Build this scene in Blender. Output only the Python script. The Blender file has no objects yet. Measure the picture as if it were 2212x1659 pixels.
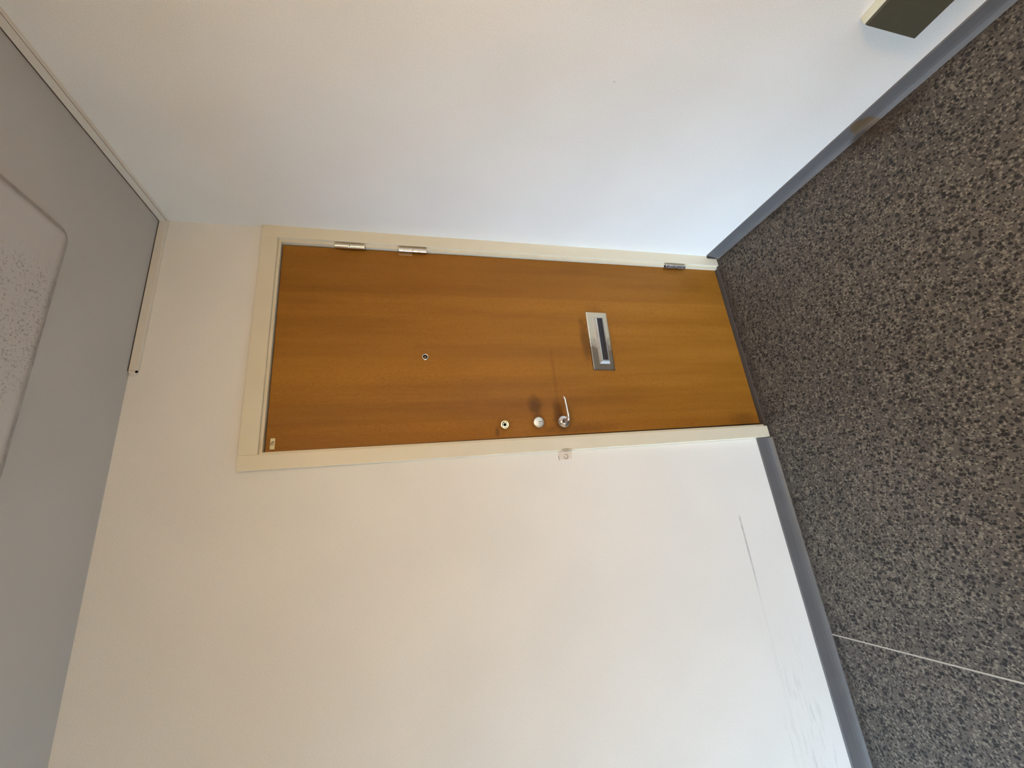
import bpy, bmesh, math
from mathutils import Vector, Matrix

# ------------------------------------------------------------------ camera
S = bpy.context.scene
C = S.collection
CAM = Vector((-1.1526, -1.4604, 1.5546))
R_AX = Vector((-0.10028512, -0.2334717, -0.9671783))
U_AX = Vector((0.94609465, -0.32326824, -0.02006375))
F_AX = Vector((0.30797371, 0.91705431, -0.25330532))
cd = bpy.data.cameras.new('camera')
cam = bpy.data.objects.new('camera', cd)
C.objects.link(cam)
M = Matrix.Identity(4)
for i in range(3):
    M[i][0] = R_AX[i]; M[i][1] = U_AX[i]; M[i][2] = -F_AX[i]; M[i][3] = CAM[i]
cam.matrix_world = M
cd.sensor_fit = 'HORIZONTAL'
cd.sensor_width = 36.0
cd.lens = 36.0 * 868.876 / 2212.0
cd.clip_start = 0.02
S.camera = cam

# ------------------------------------------------------------------ sky / exposure
SKY = (0.515, 0.733, 1.0)
SKY_STRENGTH = 51.5
w = bpy.data.worlds.new('overcast_sky')
S.world = w
w.use_nodes = True
bg = w.node_tree.nodes['Background']
bg.inputs[0].default_value = (*SKY, 1)
bg.inputs[1].default_value = SKY_STRENGTH
S.view_settings.view_transform = 'Standard'
S.view_settings.look = 'None'
S.view_settings.gamma = 1.0
S.view_settings.use_curve_mapping = False
S.view_settings.exposure = 0.03
S.cycles.max_bounces = 7
S.cycles.diffuse_bounces = 5
S.cycles.caustics_reflective = False
S.cycles.caustics_refractive = False
S.cycles.use_denoising = True
S.cycles.use_light_tree = False
S.cycles.use_adaptive_sampling = True
S.cycles.adaptive_threshold = 0.06

# room measures (metres): door wall y=0, right wall x=0, camera on the -y side
XL, YF, ZC = -4.4, -2.6, 2.4165
PX, PY = -2.35, -0.78                            # end of the partition added to keep daylight off the right wall
WIN_Y0, WIN_Y1, WIN_Z0, WIN_Z1 = -1.36, -0.1, 0.02, 1.80
SL_X0, SL_X1, SL_Z0, SL_Z1 = -0.30, -0.06, 0.02, 1.25  # slot window added behind the camera, extra daylight on the door wall


# window light: portals in the two window openings guide the sky light
def portal(loc, rot, sx, sy):
    pl = bpy.data.lights.new('window_portal', 'AREA')
    pl.shape = 'RECTANGLE'
    pl.size = sx
    pl.size_y = sy
    pl.cycles.is_portal = True
    plo = bpy.data.objects.new('window_portal', pl)
    C.objects.link(plo)
    plo.location = loc
    plo.rotation_euler = rot


portal((XL - 0.19, (WIN_Y0 + WIN_Y1) / 2, (WIN_Z0 + WIN_Z1) / 2), (math.pi / 2, 0, -math.pi / 2), WIN_Y1 - WIN_Y0, WIN_Z1 - WIN_Z0)
portal(((SL_X0 + SL_X1) / 2, YF - 0.19, (SL_Z0 + SL_Z1) / 2), (math.pi / 2, 0, 0), SL_X1 - SL_X0, SL_Z1 - SL_Z0)


# ------------------------------------------------------------------ helpers
def lin(r, g, b):
    f = lambda c: (c / 255 / 12.92) if c / 255 <= 0.04045 else ((c / 255 + 0.055) / 1.055) ** 2.4
    return (f(r), f(g), f(b), 1.0)


class NT:
    """tiny node helper"""
    def __init__(self, name):
        self.m = bpy.data.materials.new(name)
        self.m.use_nodes = True
        self.t = self.m.node_tree
        self.b = self.t.nodes['Principled BSDF']
        self._pos = None

    def n(self, kind, **kw):
        nd = self.t.nodes.new(kind)
        for k, v in kw.items():
            setattr(nd, k, v)
        return nd

    def link(self, a, b):
        self.t.links.new(a, b)

    def setin(self, sock, v):
        if isinstance(v, (int, float)):
            sock.default_value = v
        elif isinstance(v, (tuple, list)):
            sock.default_value = v
        else:
            self.link(v, sock)

    def pos(self):
        if self._pos is None:
            self._pos = self.n('ShaderNodeNewGeometry').outputs['Position']
        return self._pos

    def xyz(self):
        s = self.n('ShaderNodeSeparateXYZ')
        self.link(self.pos(), s.inputs[0])
        return s.outputs

    def math(self, op, a, b=0.0, c=0.0, clamp=False):
        nd = self.n('ShaderNodeMath', operation=op, use_clamp=clamp)
        self.setin(nd.inputs[0], a); self.setin(nd.inputs[1], b); self.setin(nd.inputs[2], c)
        return nd.outputs[0]

    def mapr(self, v, a, b, c=0.0, d=1.0, smooth=True):
        nd = self.n('ShaderNodeMapRange', interpolation_type='SMOOTHSTEP' if smooth else 'LINEAR')
        self.setin(nd.inputs[0], v)
        nd.inputs[1].default_value = a; nd.inputs[2].default_value = b
        nd.inputs[3].default_value = c; nd.inputs[4].default_value = d
        return nd.outputs[0]

    def vscale(self, s):
        nd = self.n('ShaderNodeVectorMath', operation='MULTIPLY')
        self.link(self.pos(), nd.inputs[0])
        nd.inputs[1].default_value = s
        return nd.outputs[0]

    def noise(self, scale=5.0, detail=2.0, rough=0.5, vec=None, stretch=(1, 1, 1)):
        nd = self.n('ShaderNodeTexNoise')
        self.link(vec or self.vscale(stretch), nd.inputs['Vector'])
        nd.inputs['Scale'].default_value = scale
        nd.inputs['Detail'].default_value = detail
        nd.inputs['Roughness'].default_value = rough
        return nd.outputs[0]

    def mix(self, fac, a, b, blend='MIX'):
        nd = self.n('ShaderNodeMix', data_type='RGBA', blend_type=blend)
        self.setin(nd.inputs[0], fac)
        self.setin(nd.inputs[6], a); self.setin(nd.inputs[7], b)
        return nd.outputs[2]

    def ramp(self, fac, stops, interp='LINEAR'):
        nd = self.n('ShaderNodeValToRGB')
        nd.color_ramp.interpolation = interp
        e = nd.color_ramp.elements
        while len(e) < len(stops):
            e.new(0.5)
        for i, (p, c) in enumerate(stops):
            e[i].position = p; e[i].color = c
        self.link(fac, nd.inputs[0])
        return nd.outputs[0]

    def bump(self, h, strength=0.1, dist=0.001):
        nd = self.n('ShaderNodeBump')
        nd.inputs['Strength'].default_value = strength
        nd.inputs['Distance'].default_value = dist
        self.link(h, nd.inputs['Height'])
        self.link(nd.outputs[0], self.b.inputs['Normal'])

    def blob(self, centre, size, n=None, amp=0.0):
        """soft ellipsoidal mask round a point, edge broken by noise n"""
        x, y, z = self.xyz()
        acc = None
        for o, c, s in zip((x, y, z), centre, size):
            if s is None:
                continue
            d = self.math('DIVIDE', self.math('SUBTRACT', o, c), s)
            d = self.math('MULTIPLY', d, d)
            acc = d if acc is None else self.math('ADD', acc, d)
        acc = self.math('SQRT', acc)
        if n is not None:
            acc = self.math('ADD', acc, self.math('MULTIPLY', self.math('SUBTRACT', n, 0.5), amp))
        return self.mapr(acc, 0.25, 1.0, 1.0, 0.0)

    def matte(self, col):
        d = self.n('ShaderNodeBsdfDiffuse')
        self.setin(d.inputs['Color'], col)
        self.link(d.outputs[0], self.t.nodes['Material Output'].inputs['Surface'])
        self.t.nodes.remove(self.b)
        return self.m

    def done(self, col, rough=0.5, metal=0.0, spec=0.5):
        self.setin(self.b.inputs['Base Color'], col)
        self.setin(self.b.inputs['Roughness'], rough)
        self.b.inputs['Metallic'].default_value = metal
        self.b.inputs['Specular IOR Level'].default_value = spec
        return self.m


def obj(name, bm, mat=None, parent=None, smooth=False, kind=None, loc=None):
    me = bpy.data.meshes.new(name)
    bmesh.ops.recalc_face_normals(bm, faces=bm.faces[:])
    bm.to_mesh(me); bm.free()
    if smooth:
        for p in me.polygons:
            p.use_smooth = True
    o = bpy.data.objects.new(name, me)
    C.objects.link(o)
    if mat:
        me.materials.append(mat)
    if parent:
        o.parent = parent
    if kind:
        o['kind'] = kind
    if loc:
        o.location = loc
    return o


def tag(o, label, cat, group=None):
    o['label'] = label; o['category'] = cat
    if group:
        o['group'] = group
    return o


def empty(name, loc, kind=None):
    o = bpy.data.objects.new(name, None)
    C.objects.link(o)
    o.location = loc
    o.empty_display_size = 0.05
    if kind:
        o['kind'] = kind
    return o


def box(bm, x0, x1, y0, y1, z0, z1, bevel=0.0, seg=2):
    vs = [bm.verts.new(p) for p in ((x0, y0, z0), (x1, y0, z0), (x1, y1, z0), (x0, y1, z0),
                                    (x0, y0, z1), (x1, y0, z1), (x1, y1, z1), (x0, y1, z1))]
    fs = [bm.faces.new([vs[i] for i in q]) for q in
          ((0, 3, 2, 1), (4, 5, 6, 7), (0, 1, 5, 4), (1, 2, 6, 5), (2, 3, 7, 6), (3, 0, 4, 7))]
    if bevel:
        es = {e for f in fs for e in f.edges}
        bmesh.ops.bevel(bm, geom=list(es), offset=bevel, segments=seg, profile=0.5, affect='EDGES')
    return bm


def B(*a, **k):
    return box(bmesh.new(), *a, **k)


def prism(prof, axis, a0, a1):
    """extrude closed 2-D profile along an axis; prof gives the two other coordinates in xyz order"""
    bm = bmesh.new()
    rows = []
    for a in (a0, a1):
        row = []
        for p in prof:
            q = list(p); q.insert(axis, a)
            row.append(bm.verts.new(q))
        rows.append(row)
    n = len(prof)
    for i in range(n):
        j = (i + 1) % n
        bm.faces.new((rows[0][i], rows[0][j], rows[1][j], rows[1][i]))
    bm.faces.new(rows[0]); bm.faces.new(rows[1][::-1])
    return bm


def lathe_y(prof, cx, cz, seg=40, bm=None):
    """revolve (radius, y) profile about an axis parallel to y through (cx, cz)"""
    bm = bm or bmesh.new()
    rings = []
    for r, y in prof:
        if r < 1e-6:
            rings.append([bm.verts.new((cx, y, cz))])
        else:
            rings.append([bm.verts.new((cx + r * math.cos(2 * math.pi * k / seg), y,
                                        cz + r * math.sin(2 * math.pi * k / seg))) for k in range(seg)])
    for a, b in zip(rings[:-1], rings[1:]):
        for k in range(seg):
            l = (k + 1) % seg
            q = [a[k % len(a)], a[l % len(a)], b[l % len(b)], b[k % len(b)]]
            u = []
            for v in q:
                if v not in u:
                    u.append(v)
            if len(u) > 2:
                bm.faces.new(u)
    return bm


def lathe_z(prof, cx, cy, seg=28):
    bm = lathe_y([(r, z) for r, z in prof], 0, 0, seg)
    for v in bm.verts:
        x, y, z = v.co
        v.co = (cx + x, cy + z, y)
    return bm


def tube(path, radii, seg=16, squash=1.0):
    """tapered tube along a polyline; radii per point; squash scales the z half-width"""
    bm = bmesh.new()
    P = [Vector(p) for p in path]
    rings = []
    for i, p in enumerate(P):
        t = (P[min(i + 1, len(P) - 1)] - P[max(i - 1, 0)]).normalized()
        ref = Vector((0, 0, 1))
        a = t.cross(ref).normalized(); b = a.cross(t).normalized()
        rings.append([bm.verts.new(p + a * radii[i] * math.cos(2 * math.pi * k / seg)
                                   + b * radii[i] * squash * math.sin(2 * math.pi * k / seg)) for k in range(seg)])
    for a, b in zip(rings[:-1], rings[1:]):
        for k in range(seg):
            l = (k + 1) % seg
            bm.faces.new((a[k], a[l], b[l], b[k]))
    bm.faces.new(rings[0][::-1]); bm.faces.new(rings[-1])
    return bm


# ------------------------------------------------------------------ materials
def mat_plaster(name, col, marks=None):
    t = NT(name)
    n = t.noise(3.0, 1.0, 0.6)
    c = t.mix(t.mapr(n, 0.35, 0.65), (*[v * 0.97 for v in col], 1), (*col, 1))
    if marks:
        c = marks(t, c)
        st = t.mapr(t.noise(330.0, 1.0, 0.5), 0.3, 0.7, 0.955, 1.045, False)
        c = t.mix(1.0, c, st, 'MULTIPLY')
    return t.matte(c)


WALL = (0.80, 0.765, 0.70)


def door_wall_marks(t, c):
    x, y, z = t.xyz()
    # one dark rub mark, a thin horizontal line low on the wall, breaking up to the left
    wob = t.math('MULTIPLY', t.math('SUBTRACT', t.noise(6.0, 1.0), 0.5), 0.006)
    dz = t.math('ABSOLUTE', t.math('SUBTRACT', t.math('ADD', z, wob), 0.2545))
    line = t.mapr(dz, 0.0010, 0.0058, 1.0, 0.0)
    along = t.math('MULTIPLY', t.mapr(x, -1.60, -1.36, 0.12, 1.0), t.mapr(x, -1.262, -1.240, 1.0, 0.0))
    brk = t.mapr(t.noise(30.0, 1.0, 0.7), 0.30, 0.62, 0.45, 1.0)
    m = t.math('MULTIPLY', t.math('MULTIPLY', line, along), brk)
    c = t.mix(t.math('MULTIPLY', m, 0.50), c, (0.13, 0.12, 0.12, 1))
    # faint wider scuffing between this line and the baseboard
    ns = t.noise(9.0, 2.0, 0.7, stretch=(1.0, 1.0, 6.0))
    area = t.math('MULTIPLY', t.mapr(x, -2.2, -1.5, 1.0, 0.0), t.mapr(x, -3.2, -2.5, 0.0, 1.0))
    area = t.math('MULTIPLY', area, t.math('MULTIPLY', t.mapr(z, 0.08, 0.14), t.mapr(z, 0.22, 0.34, 1.0, 0.0)))
    m2 = t.math('MULTIPLY', area, t.mapr(ns, 0.50, 0.70))
    c = t.mix(t.math('MULTIPLY', m2, 0.30), c, (0.30, 0.29, 0.29, 1))
    # finger grime on the wall beside the casing
    g = t.blob((-0.950, None, 0.970), (0.020, None, 0.036), t.noise(90.0, 1.0), 0.5)
    c = t.mix(t.math('MULTIPLY', g, 0.38), c, lin(150, 125, 90))
    return c


def right_wall_marks(t, c):
    n = t.noise(120.0, 3.0)
    g = t.blob((None, -0.7466, 0.9575), (None, 0.004, 0.006), n, 0.4)
    c = t.mix(t.math('MULTIPLY', g, 0.35), c, (0.35, 0.33, 0.3, 1))
    return c


M_wall_back = mat_plaster('painted_plaster_scuffed', WALL, door_wall_marks)
M_wall_right = mat_plaster('painted_plaster_spotted', WALL, right_wall_marks)
M_wall = mat_plaster('painted_plaster', WALL)
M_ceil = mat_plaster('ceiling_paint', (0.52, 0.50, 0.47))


def mat_ceiling_panel():
    t = NT('ceiling_panel_paint')
    n = t.noise(2.0, 2.0)
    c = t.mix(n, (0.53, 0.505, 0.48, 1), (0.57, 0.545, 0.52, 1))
    x, y, z = t.xyz()
    sp = t.noise(150.0, 3.0, 0.7)
    cl = t.noise(7.0, 3.0, 0.6)
    m = t.math('MULTIPLY', t.mapr(sp, 0.53, 0.64), t.mapr(cl, 0.38, 0.58))
    m = t.math('MULTIPLY', m, t.mapr(x, -0.42, -0.50))
    c = t.mix(t.math('MULTIPLY', m, 0.55), c, (0.13, 0.12, 0.12, 1))
    # uneven darker band along two sides of the panel's rim
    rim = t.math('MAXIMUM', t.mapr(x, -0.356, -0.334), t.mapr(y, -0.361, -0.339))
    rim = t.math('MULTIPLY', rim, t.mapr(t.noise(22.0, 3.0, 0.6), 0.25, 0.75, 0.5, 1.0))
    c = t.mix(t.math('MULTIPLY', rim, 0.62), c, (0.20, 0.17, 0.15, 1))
    return t.done(c, 0.8, 0.0, 0.3)


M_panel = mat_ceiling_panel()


def mat_terrazzo():
    t = NT('terrazzo')
    def vor(scale, out='Color'):
        v = t.n('ShaderNodeTexVoronoi')
        t.link(t.pos(), v.inputs['Vector'])
        v.inputs['Scale'].default_value = scale
        return v
    g = t.noise(1.6, 3.0)
    base = t.mix(t.mapr(g, 0.3, 0.7), lin(82, 76, 69), lin(96, 88, 79))
    fine = t.noise(420.0, 2.0, 0.7)
    base = t.mix(t.mapr(fine, 0.35, 0.65, 0.0, 0.65), base, lin(66, 60, 53))
    c = base
    for scale, lo, hi, colr, edge in ((150.0, 0.70, 0.72, lin(124, 115, 100), 0.40),
                                      (105.0, 0.80, 0.82, lin(113, 105, 92), 0.42),
                                      (170.0, 0.60, 0.62, lin(30, 26, 23), 0.42),
                                      (88.0, 0.72, 0.74, lin(22, 19, 17), 0.38),
                                      (62.0, 0.91, 0.92, lin(38, 34, 33), 0.36)):
        v = vor(scale)
        s = t.n('ShaderNodeSeparateColor')
        t.link(v.outputs['Color'], s.inputs[0])
        pick = t.mapr(s.outputs[0], lo, hi)
        disc = t.mapr(v.outputs['Distance'], edge, edge + 0.16, 1.0, 0.0)
        m = t.math('MULTIPLY', pick, disc)
        c = t.mix(t.math('MULTIPLY', m, 0.92), c, colr)
    # old brown stain along the right-hand baseboard, and a darker brown band along both baseboards
    n = t.noise(14.0, 4.0, 0.65)
    st = t.blob((-0.035, -0.80, 0), (0.085, 0.15, None), n, 1.3)
    c = t.mix(t.math('MULTIPLY', st, 0.65), c, lin(52, 36, 22))
    x, y, z = t.xyz()
    e1 = t.mapr(t.math('ADD', y, t.math('MULTIPLY', n, 0.02)), -0.055, -0.020)
    e2 = t.mapr(t.math('ADD', x, t.math('MULTIPLY', n, 0.02)), -0.050, -0.015)
    c = t.mix(t.math('MULTIPLY', t.math('MAXIMUM', e1, e2), 0.45), c, lin(52, 44, 38))
    return t.done(c, t.mapr(fine, 0.3, 0.7, 0.55, 0.75), 0.0, 0.35)


M_terrazzo = mat_terrazzo()
t = NT('divider_strip'); M_strip = t.done(t.mix(t.noise(60.0, 2.0), lin(150, 141, 129), lin(176, 167, 154)), 0.55)


def mat_base(name, rust=False):
    t = NT(name)
    n = t.noise(18.0, 3.0, 0.6)
    c = t.mix(n, lin(88, 86, 85), lin(99, 97, 96))
    if rust:
        nn = t.noise(26.0, 4.0, 0.6)
        b = t.blob((None, -0.762, 0.012), (None, 0.050, 0.060), nn, 0.7)
        b = t.mapr(b, 0.15, 0.45)
        c = t.mix(t.math('MULTIPLY', b, 0.95), c, lin(92, 74, 48))
        e = t.blob((None, -0.735, 0.002), (None, 0.05, 0.018), nn, 0.9)
        c = t.mix(t.math('MULTIPLY', e, 0.9), c, lin(45, 28, 16))
    return t.done(c, t.mapr(n, 0.3, 0.7, 0.38, 0.5), 0.0, 0.5)


M_base = mat_base('baseboard_paint')
M_base_r = mat_base('baseboard_paint_rusted', True)


def mat_veneer():
    t = NT('beech_veneer')
    x, y, z = t.xyz()
    wide = t.noise(9.0, 2.0, 0.5, stretch=(1.0, 1.0, 0.10))
    fig = t.noise(34.0, 3.0, 0.6, stretch=(1.0, 1.0, 0.06))
    fine = t.noise(420.0, 3.0, 0.6, stretch=(1.0, 1.0, 0.05))
    fleck = t.noise(330.0, 2.0, 0.6, stretch=(1.0, 1.0, 0.30))
    v = t.math('ADD', t.math('MULTIPLY', wide, 0.55), t.math('MULTIPLY', fig, 0.30))
    v = t.math('ADD', v, t.math('MULTIPLY', fine, 0.15))
    c = t.ramp(v, [(0.28, (*VEN_D,1)), (0.50, (*VEN_M,1)), (0.72, (*VEN_L,1))])
    c = t.mix(t.mapr(fleck, 0.50, 0.66, 0.0, 0.42), c, (*VEN_D, 1))
    # veneer leaves: straight vertical joins with slight tone steps
    def leaf(c, x0, x1, amt, dark):
        m = t.math('MULTIPLY', t.mapr(x, x0 - .0015, x0 + .0015), t.mapr(x, x1 - .0015, x1 + .0015, 1.0, 0.0))
        return t.mix(t.math('MULTIPLY', m, amt), c, (*(VEN_D if dark else VEN_L), 1))
    c = leaf(c, -0.268, 0.0, 0.30, True)
    c = leaf(c, -0.62, -0.45, 0.18, False)
    c = leaf(c, -0.80, -0.72, 0.18, True)
    # hand grime round the locks and the lever
    n = t.noise(30.0, 4.0, 0.65)
    DK = lin(70, 40, 14)
    for cx, cz, sx, sz, a in ((-0.752, 1.064, 0.060, 0.040, 0.62), (-0.790, 0.972, 0.075, 0.030, 0.60),
                              (-0.820, 1.060, 0.042, 0.042, 0.60), (-0.822, 0.955, 0.048, 0.040, 0.45),
                              (-0.850, 1.225, 0.028, 0.012, 0.55), (-0.822, 1.195, 0.036, 0.036, 0.35),
                              (-0.850, 0.90, 0.03, 0.25, 0.30), (-0.46, 0.800, 0.15, 0.030, 0.50),
                              (-0.60, 0.965, 0.16, 0.012, 0.18), (-0.46, 0.735, 0.20, 0.09, 0.30),
                              (-0.15, 0.165, 0.07, 0.10, 0.15), (-0.85, 0.09, 0.05, 0.10, 0.35)):
        m = t.blob((cx, None, cz), (sx, None, sz), n, 0.8)
        c = t.mix(t.math('MULTIPLY', m, a), c, DK)
    t.bump(fine, 0.05, 0.0003)
    return t.done(c, t.mapr(wide, 0.3, 0.7, 0.45, 0.55), 0.0, 0.22)


VEN_D = lin(126, 79, 20)[:3]
VEN_M = lin(152, 100, 29)[:3]
VEN_L = lin(166, 112, 37)[:3]
M_veneer = mat_veneer()
t = NT('leaf_edge_shade'); M_edge_shade = t.done(t.mix(t.noise(40.0), lin(48, 26, 12), lin(62, 36, 18)), 0.6)  # dark brown leaf sides stand in for the shade in the narrow gap


def mat_frame():
    t = NT('frame_enamel')
    n = t.noise(5.0, 3.0, 0.6)
    c = t.mix(n, lin(214, 203, 177), lin(222, 212, 188))
    x, y, z = t.xyz()
    d = t.noise(40.0, 4.0, 0.7)
    g = t.math('MULTIPLY', t.mapr(z, 0.0, 0.10, 1.0, 0.0), t.mapr(d, 0.5, 0.7))
    c = t.mix(t.math('MULTIPLY', g, 0.25), c, lin(120, 105, 80))
    s = t.blob((-0.938, None, 0.968), (0.010, None, 0.032), d, 0.6)
    c = t.mix(t.math('MULTIPLY', s, 0.65), c, lin(130, 105, 70))
    return t.done(c, 0.40, 0.0, 0.5)


M_frame = mat_frame()


def mat_metal(name, a, b, r0, r1, scale=40.0):
    t = NT(name)
    n = t.noise(scale, 3.0, 0.6)
    return t.done(t.mix(t.mapr(n, 0.35, 0.65), a, b), t.mapr(n, 0.3, 0.7, r0, r1), 1.0)


M_chrome = mat_metal('polished_chrome', (0.80, 0.79, 0.77, 1), (0.86, 0.85, 0.83, 1), 0.09, 0.11)
M_nickel = mat_metal('satin_nickel', (0.72, 0.68, 0.60, 1), (0.80, 0.76, 0.68, 1), 0.42, 0.52)
M_lever = mat_metal('satin_lever', (0.80, 0.77, 0.72, 1), (0.84, 0.81, 0.76, 1), 0.30, 0.36)
M_steel = mat_metal('worn_steel', (0.42, 0.41, 0.42, 1), (0.62, 0.61, 0.62, 1), 0.25, 0.45, 90.0)
M_brass = mat_metal('polished_brass', (0.80, 0.66, 0.36, 1), (0.88, 0.76, 0.48, 1), 0.18, 0.28)
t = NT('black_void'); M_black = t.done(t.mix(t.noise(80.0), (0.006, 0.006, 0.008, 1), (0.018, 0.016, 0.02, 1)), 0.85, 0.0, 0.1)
t = NT('brush_black'); M_brush = t.done(t.mix(t.noise(300.0, 2.0, 0.6, stretch=(1, 1, 0.1)), (0.012, 0.011, 0.014, 1), (0.045, 0.042, 0.05, 1)), 0.7)
t = NT('stained_tab'); M_tab = t.done(t.mix(t.noise(90.0), lin(158, 118, 70), lin(172, 134, 88)), 0.5)
t = NT('lens_glass'); M_lens = t.done(t.mix(t.noise(90.0), lin(120, 100, 70), lin(150, 130, 95)), 0.05, 0.6)


def mat_letterplate():
    t = NT('tarnished_plate')
    x, y, z = t.xyz()
    n = t.noise(38.0, 4.0, 0.65)
    s = t.math('ADD', x, t.math('MULTIPLY', t.math('SUBTRACT', n, 0.5), 0.12))
    c = t.mix(t.mapr(s, -0.52, -0.44), (0.26, 0.20, 0.14, 1), (0.72, 0.62, 0.46, 1))
    return t.done(c, t.mapr(n, 0.3, 0.7, 0.34, 0.50), 1.0)


M_plate = mat_letterplate()
t = NT('paper_label'); M_paper = t.done(t.mix(t.noise(200.0), lin(214, 204, 158), lin(228, 219, 178)), 0.6)
t = NT('ink'); M_ink = t.done(t.mix(t.noise(200.0), lin(70, 60, 40), lin(85, 74, 52)), 0.7)
t = NT('threshold_grey'); M_thresh = t.done(t.mix(t.noise(60.0, 4.0), lin(66, 59, 55), lin(80, 73, 68)), 0.6)
t = NT('trunking_pvc'); M_trunk = t.done(t.mix(t.noise(12.0, 3.0), lin(218, 209, 194), lin(223, 215, 201)), 0.5)
t = NT('box_pale'); M_boxb = t.done(t.mix(t.noise(30.0), lin(196, 200, 184), lin(208, 211, 196)), 0.45)
t = NT('box_olive'); M_boxf = t.done(t.mix(t.noise(60.0, 3.0), lin(68, 62, 45), lin(77, 71, 53)), 0.55)
t = NT('filler'); M_fill = t.done(t.mix(t.noise(70.0, 3.0), lin(212, 199, 184), lin(224, 214, 202)), 0.8)
t = NT('grime'); M_grime_shadow = t.done(t.mix(t.noise(90.0, 3.0), lin(104, 90, 74), lin(130, 116, 100)), 0.85)  # also colours the painted shadow line on the trunking
t = NT('joint_dark'); M_joint = t.done(t.mix(t.noise(60.0), lin(38, 30, 24), lin(52, 44, 36)), 0.95)
t = NT('window_white'); M_winf = t.done(t.mix(t.noise(20.0), (0.74, 0.74, 0.72, 1), (0.8, 0.8, 0.78, 1)), 0.4)
t = NT('outside_ground'); M_ground = t.done(t.mix(t.noise(2.0, 4.0), (0.16, 0.16, 0.15, 1), (0.22, 0.21, 0.20, 1)), 0.9)


def mat_pane():
    t = NT('window_glass')
    tr = t.n('ShaderNodeBsdfTransparent'); gl = t.n('ShaderNodeBsdfGlossy'); mx = t.n('ShaderNodeMixShader')
    gl.inputs['Roughness'].default_value = 0.02
    mx.inputs[0].default_value = 0.07
    t.link(tr.outputs[0], mx.inputs[1]); t.link(gl.outputs[0], mx.inputs[2])
    t.link(mx.outputs[0], t.t.nodes['Material Output'].inputs['Surface'])
    return t.m


M_pane = mat_pane()

# ------------------------------------------------------------------ structure
DX0, DX1, DZ1 = -0.9095, -0.030, 2.052          # rough opening in the door wall
T = 0.20
bm = bmesh.new()
box(bm, XL - T, DX0, 0, T, -0.1, ZC + 0.1)
box(bm, DX0, DX1, 0, T, DZ1, ZC + 0.1)
box(bm, DX1, T, 0, T, -0.1, ZC + 0.1)
wall_back = obj('wall_back', bm, M_wall_back, kind='structure')
wall_back['label'] = 'cream white plaster wall around the wooden flat door'
wall_right = obj('wall_right', B(0, T, YF - T, 0, -0.1, ZC + 0.1), M_wall_right, kind='structure')
wall_right['label'] = 'bare white plaster wall beside the door hinges'
bm = bmesh.new()
box(bm, XL - T, XL, YF, WIN_Y0, -0.1, ZC + 0.1)
box(bm, XL - T, XL, WIN_Y1, 0, -0.1, ZC + 0.1)
box(bm, XL - T, XL, WIN_Y0, WIN_Y1, -0.1, WIN_Z0)
box(bm, XL - T, XL, WIN_Y0, WIN_Y1, WIN_Z1, ZC + 0.1)
wall_left = obj('wall_left', bm, M_wall, kind='structure')
wall_left['label'] = 'plaster wall with a window, outside the picture'
partition = obj('added_partition', B(PX - 0.14, PX, YF, PY, 0.0, ZC), M_wall, kind='structure')
partition['label'] = 'short plaster partition added to keep daylight off the right wall, outside the picture'
bm = bmesh.new()
box(bm, XL - T, SL_X0, YF - T, YF, -0.1, ZC + 0.1)
box(bm, SL_X1, 0, YF - T, YF, -0.1, ZC + 0.1)
box(bm, SL_X0, SL_X1, YF - T, YF, -0.1, SL_Z0)
box(bm, SL_X0, SL_X1, YF - T, YF, SL_Z1, ZC + 0.1)
wall_front = obj('wall_front', bm, M_wall, kind='structure')
wall_front['label'] = 'plaster wall behind the camera'
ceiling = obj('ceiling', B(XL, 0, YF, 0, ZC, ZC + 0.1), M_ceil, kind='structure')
ceiling['label'] = 'dim beige grey plaster ceiling'


# raised panel on the ceiling with rounded corners and a soft sloping rim
def rounded(x0, x1, y0, y1, r, seg=8):
    out = []
    for cx, cy, a0 in ((x1 - r, y1 - r, 0), (x0 + r, y1 - r, 90), (x0 + r, y0 + r, 180), (x1 - r, y0 + r, 270)):
        for k in range(seg + 1):
            a = math.radians(a0 + 90 * k / seg)
            out.append((cx + r * math.cos(a), cy + r * math.sin(a)))
    return out


bm = bmesh.new()
loops = []
for ins, dz in ((0.0, 0.0), (0.005, 0.0016), (0.014, 0.0064), (0.020, 0.0080)):
    loops.append([bm.verts.new((x, y, ZC - dz)) for x, y in rounded(-1.45 + ins, -0.322 - ins, -1.40 + ins, -0.327 - ins, 0.034 - ins * 0.6)])
for a, b in zip(loops[:-1], loops[1:]):
    for k in range(len(a)):
        l = (k + 1) % len(a)
        bm.faces.new((a[k], a[l], b[l], b[k]))
bm.faces.new(loops[-1])
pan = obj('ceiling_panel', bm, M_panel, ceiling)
pan['label'] = 'flush raised ceiling panel with a darker rounded rim and dark specks'

# floor: two terrazzo fields with a pale divider strip between them
JX = -1.7075
floor = obj('floor', B(XL, 0, YF, 0, -0.10, -0.02), M_thresh, kind='structure')
floor['label'] = 'dark speckled terrazzo floor with one pale divider strip'
obj('terrazzo_field', B(JX + 0.0024, 0, YF, 0, -0.02, 0), M_terrazzo, floor)
obj('terrazzo_field', B(XL, JX - 0.0024, YF, 0, -0.02, 0), M_terrazzo, floor)
ds = obj('divider_strip', B(JX - 0.0024, JX + 0.0024, YF, 0, -0.02, 0.0004), M_strip, floor)
ds['label'] = 'thin pale strip dividing the terrazzo'

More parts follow.
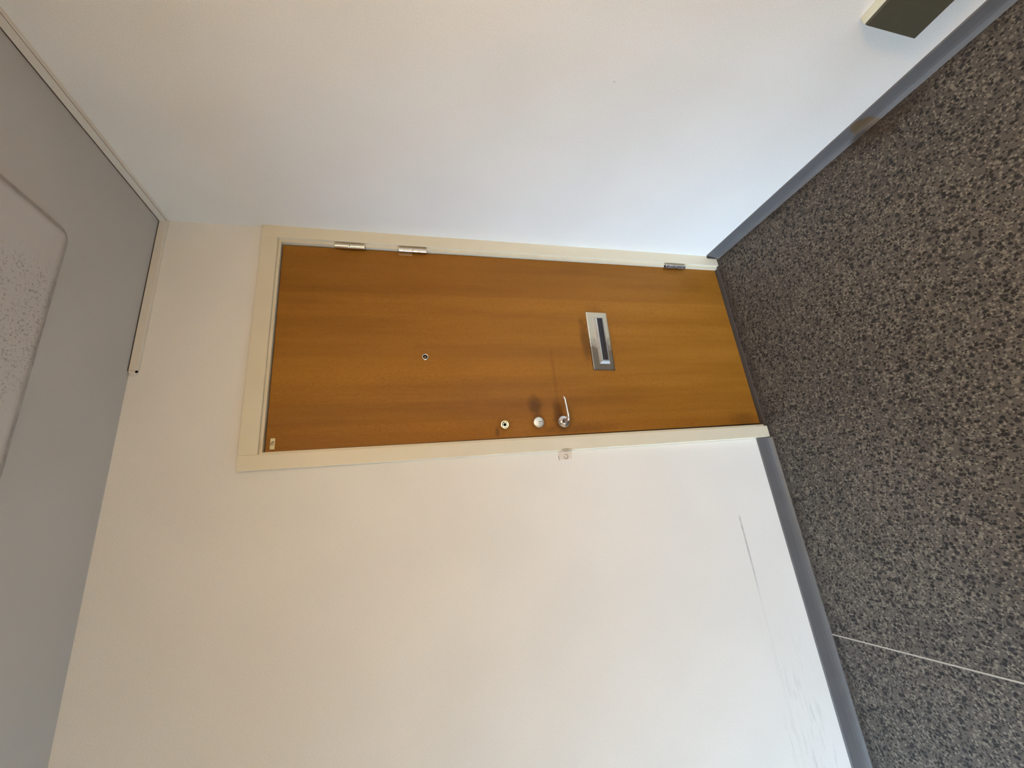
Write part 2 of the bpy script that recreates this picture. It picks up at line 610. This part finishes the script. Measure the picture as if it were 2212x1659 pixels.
# baseboards with a coved foot
CX0 = -0.938                                     # outer edge of the casing on the latch side
prof = [(0.0, 0.0), (0.0, 0.0630), (-0.0020, 0.0630), (-0.0060, 0.0605), (-0.0110, 0.026), (-0.0145, 0.014), (-0.0185, 0.0065), (-0.0240, 0.0020), (-0.0262, 0.0)]
bb = obj('baseboard_back', prism(prof, 0, XL, CX0 - 0.003), M_base, kind='structure')
bb['label'] = 'blue grey coved baseboard left of the door'
pr = [(x * 0.78, z) for x, z in prof]
bbr = obj('baseboard_right', prism(pr, 1, YF, -0.0225), M_base_r, kind='structure')
bbr['label'] = 'grey coved baseboard with a rusty brown patch, right wall'

# window in the left wall (outside the picture, the source of the daylight)
win = empty('window_1', (XL - 0.1, (WIN_Y0 + WIN_Y1) / 2, WIN_Z0), kind='structure')
win['label'] = 'white framed stairwell window, outside the picture'
wx0, wx1 = -0.03, 0.03
hw, hh = (WIN_Y1 - WIN_Y0) / 2, WIN_Z1 - WIN_Z0
for y0, y1, z0, z1 in ((-hw, hw, 0, 0.05), (-hw, hw, hh - 0.05, hh), (-hw, -hw + 0.05, 0.05, hh - 0.05),
                       (hw - 0.05, hw, 0.05, hh - 0.05), (-0.025, 0.025, 0.05, hh - 0.05)):
    obj('window_frame', B(wx0, wx1, y0, y1, z0, z1, bevel=0.004), M_winf, win)
for s in (-1, 1):
    a, b = sorted((s * 0.025, s * (hw - 0.05)))
    obj('pane', B(-0.003, 0.003, a, b, 0.05, hh - 0.05), M_pane, win)
win = empty('added_window', ((SL_X0 + SL_X1) / 2, YF - 0.1, SL_Z0), kind='structure')
win['label'] = 'narrow window added behind the camera for extra daylight, outside the picture'
hw, hh = (SL_X1 - SL_X0) / 2, SL_Z1 - SL_Z0
for x0, x1, z0, z1 in ((-hw, hw, 0, 0.02), (-hw, hw, hh - 0.02, hh), (-hw, -hw + 0.02, 0.02, hh - 0.02), (hw - 0.02, hw, 0.02, hh - 0.02)):
    obj('window_frame', B(x0, x1, -0.03, 0.03, z0, z1, bevel=0.003), M_winf, win)
obj('pane', B(-hw + 0.02, hw - 0.02, -0.003, 0.003, 0.02, hh - 0.02), M_pane, win)
gr = obj('ground', B(XL - 30, 30, -30, 30, -0.6, -0.5), M_ground, kind='structure')
gr['label'] = 'grey paved ground outside the window'

# ------------------------------------------------------------------ door
LX0, LX1, LZ0, LZ1, LY = -0.8738, -0.0660, 0.0065, 2.0090, 0.010
CF = -0.0165                                     # front plane of the casing
door = empty('door_1', (-0.47, 0, 0), kind='structure')
door['label'] = 'orange brown beech veneer flat door in a cream painted frame'
OFF = Vector((0.47, 0, 0))


def dpart(name, bm, mat, parent=None, smooth=False, label=None):
    """door part given in room coordinates, parented to the door"""
    for v in bm.verts:
        v.co += OFF
    o = obj(name, bm, mat, parent or door, smooth)
    if label:
        o['label'] = label
    return o


bm = B(LX0, LX1, LY, LY + 0.04, LZ0, LZ1)
for v in bm.verts:
    v.co.x += 0.0026 * (1.0 - v.co.z)            # the leaf hangs slightly out of plumb
leaf = dpart('door_leaf', bm, M_veneer, label='orange brown veneered door leaf with hand grime')
leaf.data.materials.append(M_edge_shade)
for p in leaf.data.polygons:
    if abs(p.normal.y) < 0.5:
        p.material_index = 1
# frame: back jamb that the leaf closes against, plus casing boards on the wall face
JY = -0.004
dpart('jamb', B(-0.0640, DX1, JY, 0.15, 0.0, DZ1 - 0.002), M_frame, label='hinge side jamb')
dpart('jamb', B(DX0, -0.8795, JY, 0.15, 0.0, DZ1 - 0.002), M_frame, label='latch side jamb')
dpart('jamb_head', B(-0.8795, -0.0640, JY, 0.15, 2.0125, DZ1 - 0.002), M_frame)
dpart('casing_side', B(-0.0530, 0.0, CF, 0.0, 0.0, 2.0776, bevel=0.0009), M_frame)
dpart('casing_side', B(CX0, -0.8890, CF, 0.0, 0.0, 2.0776, bevel=0.0009), M_frame)
dpart('casing_head', B(-0.8890, -0.0530, CF, 0.0, 2.0215, 2.0776, bevel=0.0009), M_frame)
# black block stands in for the shade in the rebate behind the leaf
dpart('rebate_shade', B(-0.8775, -0.0640, LY + 0.043, 0.15, 0.0, 2.0125), M_black, label='black block for the shade in the rebate behind the leaf')
dpart('threshold', B(-0.8890, -0.0530, -0.0115, LY + 0.043, 0.0, 0.0035, bevel=0.001, seg=1), M_thresh, label='dark grey threshold strip')


# hinges
def hinge(zc, mat, tab):
    L, r, cx, cy = 0.1135, 0.0088, -0.0690, -0.0065
    h = bpy.data.objects.new('hinge', None); C.objects.link(h); h.parent = door
    h.empty_display_size = 0.02
    h.location = (cx + 0.47, cy, zc)
    g = 0.0006
    for z0, z1 in ((g, L / 2), (-L / 2, -g)):
        bm = lathe_z([(0, z0), (r - 0.001, z0), (r, z0 + 0.001), (r, z0 + 0.0016), (r, z1 - 0.0016), (r, z1 - 0.001), (r - 0.001, z1), (0, z1)], 0, 0)
        o = obj('knuckle', bm, mat, h, True)
        o.data.shade_flat()
        for p in o.data.polygons:
            p.use_smooth = abs(p.normal.z) < 0.2
    obj('pin', lathe_z([(0, -L / 2 - 0.001), (r * 0.7, -L / 2 - 0.001), (r * 0.7, L / 2 + 0.001), (0, L / 2 + 0.001)], 0, 0, 20), M_black, h)
    if tab:
        o = obj('hinge_leaf', B(-0.0165, 0.0, 0.0135, 0.0162, 0.002, L / 2, bevel=0.0006, seg=1), M_tab, h)
    return h


hinge(1.7635, M_chrome, False)
hinge(1.5190, M_chrome, True)
hinge(0.2555, M_steel, False)

# peephole
ph = empty('peephole', (0, 0, 0)); ph.parent = door
px, pz = -0.5415, 1.483
dpart('peephole_ring', lathe_y([(0.0130, LY), (0.0130, LY - 0.0012), (0.0112, LY - 0.0036), (0.0092, LY - 0.0040), (0.0086, LY - 0.0030), (0.0086, LY + 0.001)], px, pz), M_chrome, ph, True)
dpart('peephole_barrel', lathe_y([(0.0086, LY - 0.0030), (0.0050, LY - 0.0010), (0.0050, LY + 0.001)], px, pz), M_black, ph, True)
dpart('peephole_lens', lathe_y([(0.0050, LY - 0.0006), (0.0036, LY - 0.0022), (0.0018, LY - 0.0029), (0, LY - 0.0031)], px, pz), M_lens, ph, True)

# upper lock: brass ring with a dark key opening
lk = empty('upper_lock', (0, 0, 0)); lk.parent = door
lx, lz = -0.8240, 1.1945
dpart('lock_ring', lathe_y([(0.0185, LY), (0.0185, LY - 0.0035), (0.0172, LY - 0.0062), (0.0145, LY - 0.0074), (0.0088, LY - 0.0066), (0.0080, LY - 0.0050), (0.0080, LY)], lx, lz, 48), M_brass, lk, True)
dpart('lock_cylinder', lathe_y([(0.0080, LY - 0.0050), (0, LY - 0.0050)], lx, lz), M_brass, lk)
dpart('keyhole', lathe_y([(0.0066, LY - 0.0048), (0.0066, LY - 0.0057), (0, LY - 0.0057)], lx + 0.0005, lz + 0.0002, 24), M_black, lk)

# middle lock: satin dome with an off-centre key cover
lk = empty('middle_lock', (0, 0, 0)); lk.parent = door
lx, lz = -0.8205, 1.0570
dpart('lock_rose', lathe_y([(0.0225, LY), (0.0225, LY - 0.0020), (0.0212, LY - 0.0040), (0.0170, LY - 0.0056), (0.0110, LY - 0.0062), (0, LY - 0.0064)], lx, lz, 48), M_nickel, lk, True)
dpart('key_plug', lathe_y([(0.0068, LY - 0.0060), (0.0068, LY - 0.0125), (0.0060, LY - 0.0135), (0, LY - 0.0135)], lx + 0.001, lz - 0.0035, 28), M_nickel, lk, False)
dpart('keyhole', B(lx - 0.0003, lx + 0.0023, LY - 0.0140, LY - 0.0130, lz - 0.0085, lz + 0.0015), M_black, lk)

# lever handle
hd = empty('door_handle', (0, 0, 0)); hd.parent = door
hx, hz = -0.8225, 0.9525
dpart('handle_rose', lathe_y([(0.0262, LY), (0.0262, LY - 0.003), (0.0250, LY - 0.0065), (0.0215, LY - 0.0105), (0.0150, LY - 0.0140), (0.0095, LY - 0.0160), (0.0095, LY - 0.02)], hx, hz, 48), M_chrome, hd, True)
path, rad = [], []
for k in range(5):
    path.append((hx, LY - 0.012 - 0.034 * k / 4, hz)); rad.append(0.0088)
for k in range(1, 7):
    a = math.radians(90 * k / 6)
    path.append((hx + 0.011 * (1 - math.cos(a)), LY - 0.046 - 0.011 * math.sin(a), hz + 0.0002 * k)); rad.append(0.0088 - 0.0003 * k)
for k in range(1, 12):
    f = k / 11
    path.append((hx + 0.011 + 0.080 * f, LY - 0.057 + 0.004 * f, hz + 0.0012 + 0.003 * f + 0.006 * max(0, f - 0.8) / 0.2 * max(0, f - 0.8) / 0.2))
    rad.append(0.0070 - 0.0010 * f if k < 11 else 0.0038)
dpart('lever', tube(path, rad, 20, 0.8), M_lever, hd, True, 'polished lever pointing towards the hinges')

# letter plate: tarnished frame, bright inner bezel, dark brush slot
lp = empty('letter_plate', (0, 0, 0)); lp.parent = door


def ring_frame(outer, inner, y0, y1, yi, bev, slope=False):
    """bevelled rectangular ring: outer wall at y0 up to face y1, sloping to yi at the inner opening"""
    bm = bmesh.new()
    def rect(r, d, y):
        x0, x1, z0, z1 = r
        return [bm.verts.new(p) for p in ((x0 + d, y, z0 + d), (x1 - d, y, z0 + d), (x1 - d, y, z1 - d), (x0 + d, y, z1 - d))]
    L = [rect(outer, 0, y0), rect(outer, bev * 0.5, (y0 + y1) / 2) if slope else rect(outer, bev * 0.25, y1 + 0.001), rect(outer, bev, y1), rect(inner, -0.001, y1), rect(inner, 0, yi), rect(inner, 0, y0)]
    for a, b in zip(L[:-1], L[1:]):
        for k in range(4):
            l = (k + 1) % 4
            bm.faces.new((a[k], a[l], b[l], b[k]))
    rot = Matrix.Rotation(math.radians(1.6), 4, 'Y')
    c = Vector((-0.468, 0, 0.730))
    for v in bm.verts:
        v.co = rot @ (v.co - c) + c
    return bm


dpart('plate', ring_frame((-0.6065, -0.3295, 0.6795, 0.7815), (-0.5775, -0.3540, 0.7000, 0.7480), LY, LY - 0.0065, LY - 0.0045, 0.005), M_plate, lp, label='tarnished metal letter plate')
dpart('bezel', ring_frame((-0.5785, -0.3530, 0.6985, 0.7495), (-0.5625, -0.3600, 0.7105, 0.7355), LY - 0.005, LY - 0.0165, LY - 0.0020, 0.0090, True), M_lever, lp, label='bright inner bezel')
bm = ring_frame((-0.5625, -0.3600, 0.7105, 0.7355), (-0.4625, -0.4600, 0.7215, 0.7245), LY, LY - 0.003, LY - 0.002, 0.002)
dpart('slot_brush', bm, M_brush, lp, label='black brush filling the slot')

# number sticker
st = dpart('number_sticker', B(-0.8690, -0.8320, LY - 0.0005, LY, 1.9810, 1.9953), M_paper, label='small cream paper label with the number 76')
fc = bpy.data.curves.new('number', 'FONT')
fc.body = '76'
fc.size = 0.0150
fc.align_x = 'CENTER'
fc.align_y = 'CENTER'
fc.offset = 0.0002
fo = bpy.data.objects.new('number_tmp', fc)
C.objects.link(fo)
dg = bpy.context.evaluated_depsgraph_get()
me = bpy.data.meshes.new_from_object(fo.evaluated_get(dg))
bpy.data.objects.remove(fo)
no = bpy.data.objects.new('number', me)
C.objects.link(no)
me.materials.clear(); me.materials.append(M_ink)
no.parent = st
no.rotation_euler = (math.pi / 2, 0, 0)
no.location = (-0.8495 + 0.47, LY - 0.0008, 1.98815)

# ------------------------------------------------------------------ wall details
# filled spot beside the casing: thin plaster square with a round plug and a short crack
bm = bmesh.new()
pts = [(-0.9415, 0.9420), (-0.9390, 0.9965), (-0.9700, 0.9990), (-0.9735, 0.9700), (-0.9700, 0.9440)]
f0 = bm.faces.new([bm.verts.new((x, 0.0, z)) for x, z in pts])
r = bmesh.ops.extrude_face_region(bm, geom=[f0])
for v in r['geom']:
    if isinstance(v, bmesh.types.BMVert):
        v.co.y = -0.0008
wp = obj('filler_patch', bm, M_fill, wall_back)
wp['label'] = 'small square of filler beside the door casing'
bm = bmesh.new()
N = 28
ring = []
for k in range(N + 1):
    a = math.radians(70 + 330 * k / N)
    w_ = 0.0011 * (0.65 + 0.45 * math.sin(math.pi * k / N))
    ca, sa = math.cos(a), math.sin(a)
    row = []
    for dr, yy in ((-w_, -0.0008), (0, -0.0013), (w_, -0.0008)):
        row.append(bm.verts.new((-0.9605 + (0.0082 + dr) * ca, yy, 0.9680 + (0.0082 + dr) * sa)))
    ring.append(row)
for a, b in zip(ring[:-1], ring[1:]):
    for k in range(2):
        bm.faces.new((a[k], b[k], b[k + 1], a[k + 1]))
pr_ = obj('plug_ring', bm, M_grime_shadow, wp)
bm = tube([(-0.9555, -0.0004, 0.9985), (-0.9625, -0.0004, 0.9975), (-0.9690, -0.0004, 0.9975), (-0.9760, -0.0004, 0.9945)], [0.0006, 0.0012, 0.0009, 0.0004], 6)
obj('crack', bm, M_grime_shadow, wp)

# dark strip in the joint between the casing and the right baseboard
obj('joint_fill', B(-0.0130, -0.0005, -0.0222, CF, 0.0, 0.058), M_joint, wall_right)

# cable trunking under the ceiling
bm = prism([(0.0, ZC - 0.0285), (-0.0105, ZC - 0.0285), (-0.012, ZC - 0.0270), (-0.012, ZC - 0.0045), (-0.0105, ZC - 0.003), (0.0, ZC - 0.003)], 1, YF, 0.0)
ct = obj('cable_trunking', bm, M_trunk)
tag(ct, 'slim cream cable trunking under the ceiling along the bare right wall', 'cable trunking', 'cable trunking under the ceiling')
sh = obj('shadow_line', B(-0.0121, -0.0110, YF, -0.0125, ZC - 0.0275, ZC - 0.0262), M_grime_shadow, ct)  # brown strip paints the shadow line along the trunking's lower edge
gp = obj('ceiling_joint', B(-0.0095, 0.0, YF, 0.0, ZC - 0.003, ZC), M_joint, ct)  # dark strip filling the gap between trunking and ceiling
prf = [(0.0, ZC - 0.0285), (-0.0105, ZC - 0.0285), (-0.012, ZC - 0.0270), (-0.012, ZC - 0.0045), (-0.0105, ZC - 0.003), (0.0, ZC - 0.003)]
bm = prism(prf, 0, -0.594, -0.0125)
ct2 = obj('cable_trunking', bm, M_trunk)
tag(ct2, 'short cream cable trunking ending above the door', 'cable trunking', 'cable trunking under the ceiling')
obj('ceiling_joint', B(-0.594, -0.0125, -0.0095, 0.0, ZC - 0.003, ZC), M_joint, ct2)
# rounded end cap with a small cable hole
bm = bmesh.new()
rows = []
zc_, hr = ZC - 0.01575, 0.01275
for k in range(9):
    a = math.radians(90 + 180 * k / 8)
    x = -0.594 + 0.016 * math.cos(a); z = zc_ + hr * math.sin(a)
    rows.append((x, z))
f0 = bm.faces.new([bm.verts.new((x, 0.0, z)) for x, z in rows])
r = bmesh.ops.extrude_face_region(bm, geom=[f0])
for v in r['geom']:
    if isinstance(v, bmesh.types.BMVert):
        v.co.y = -0.0115
bmesh.ops.bevel(bm, geom=[e for e in bm.edges if all(v.co.y < -0.01 for v in e.verts)], offset=0.002, segments=2, profile=0.5, affect='EDGES')
obj('end_cap', bm, M_trunk, ct2)
obj('cable_hole', lathe_y([(0.0042, -0.0108), (0.0042, -0.0122), (0, -0.0122)], -0.5985, ZC - 0.0265, 16), M_black, ct2)

# unseen ceiling lamp added behind the camera for warm fill: opal bowl
lampx, lampy = -0.7, -2.2
lm = empty('added_ceiling_lamp', (lampx, lampy, ZC))
tag(lm, 'round opal lamp added behind the camera for warm fill, outside the picture', 'lamp')
M_opal = NT('opal_glass')
M_opal.setin(M_opal.b.inputs['Emission Color'], (1.0, 0.76, 0.48, 1))
M_opal.b.inputs['Emission Strength'].default_value = 1.5
M_opal = M_opal.done((0.85, 0.8, 0.7, 1), 0.3)
obj('lamp_base', lathe_z([(0, 0), (0.17, 0), (0.17, -0.012), (0.165, -0.016), (0, -0.016)], 0, 0, 40), M_winf, lm)
obj('lamp_bowl', lathe_z([(0.16, -0.016), (0.158, -0.024), (0.150, -0.034), (0.135, -0.041), (0.10, -0.046), (0, -0.048)], 0, 0, 40), M_opal, lm, True)
ll = bpy.data.lights.new('added_warm_light', 'AREA')
ll.shape = 'DISK'
ll.size = 0.30
ll.energy = 31.0
ll.color = (1.0, 0.72, 0.41)
llo = bpy.data.objects.new('added_warm_light', ll)
C.objects.link(llo)
llo.parent = lm
llo.location = (0, 0, -0.052)

# olive wall box low on the right wall
wb = empty('wall_box', (0, -1.15, 0.19))
tag(wb, 'flat olive wall box with a pale top edge above the right baseboard', 'wall box')
o = obj('box_body', B(-0.024, 0.0, -0.14, 0.139, 0.0, 0.183, bevel=0.002), M_boxb, wb)
o = obj('front_cover', B(-0.031, -0.024, -0.14, 0.1365, 0.0015, 0.180, bevel=0.0015), M_boxf, wb)
o['label'] = 'olive front cover'
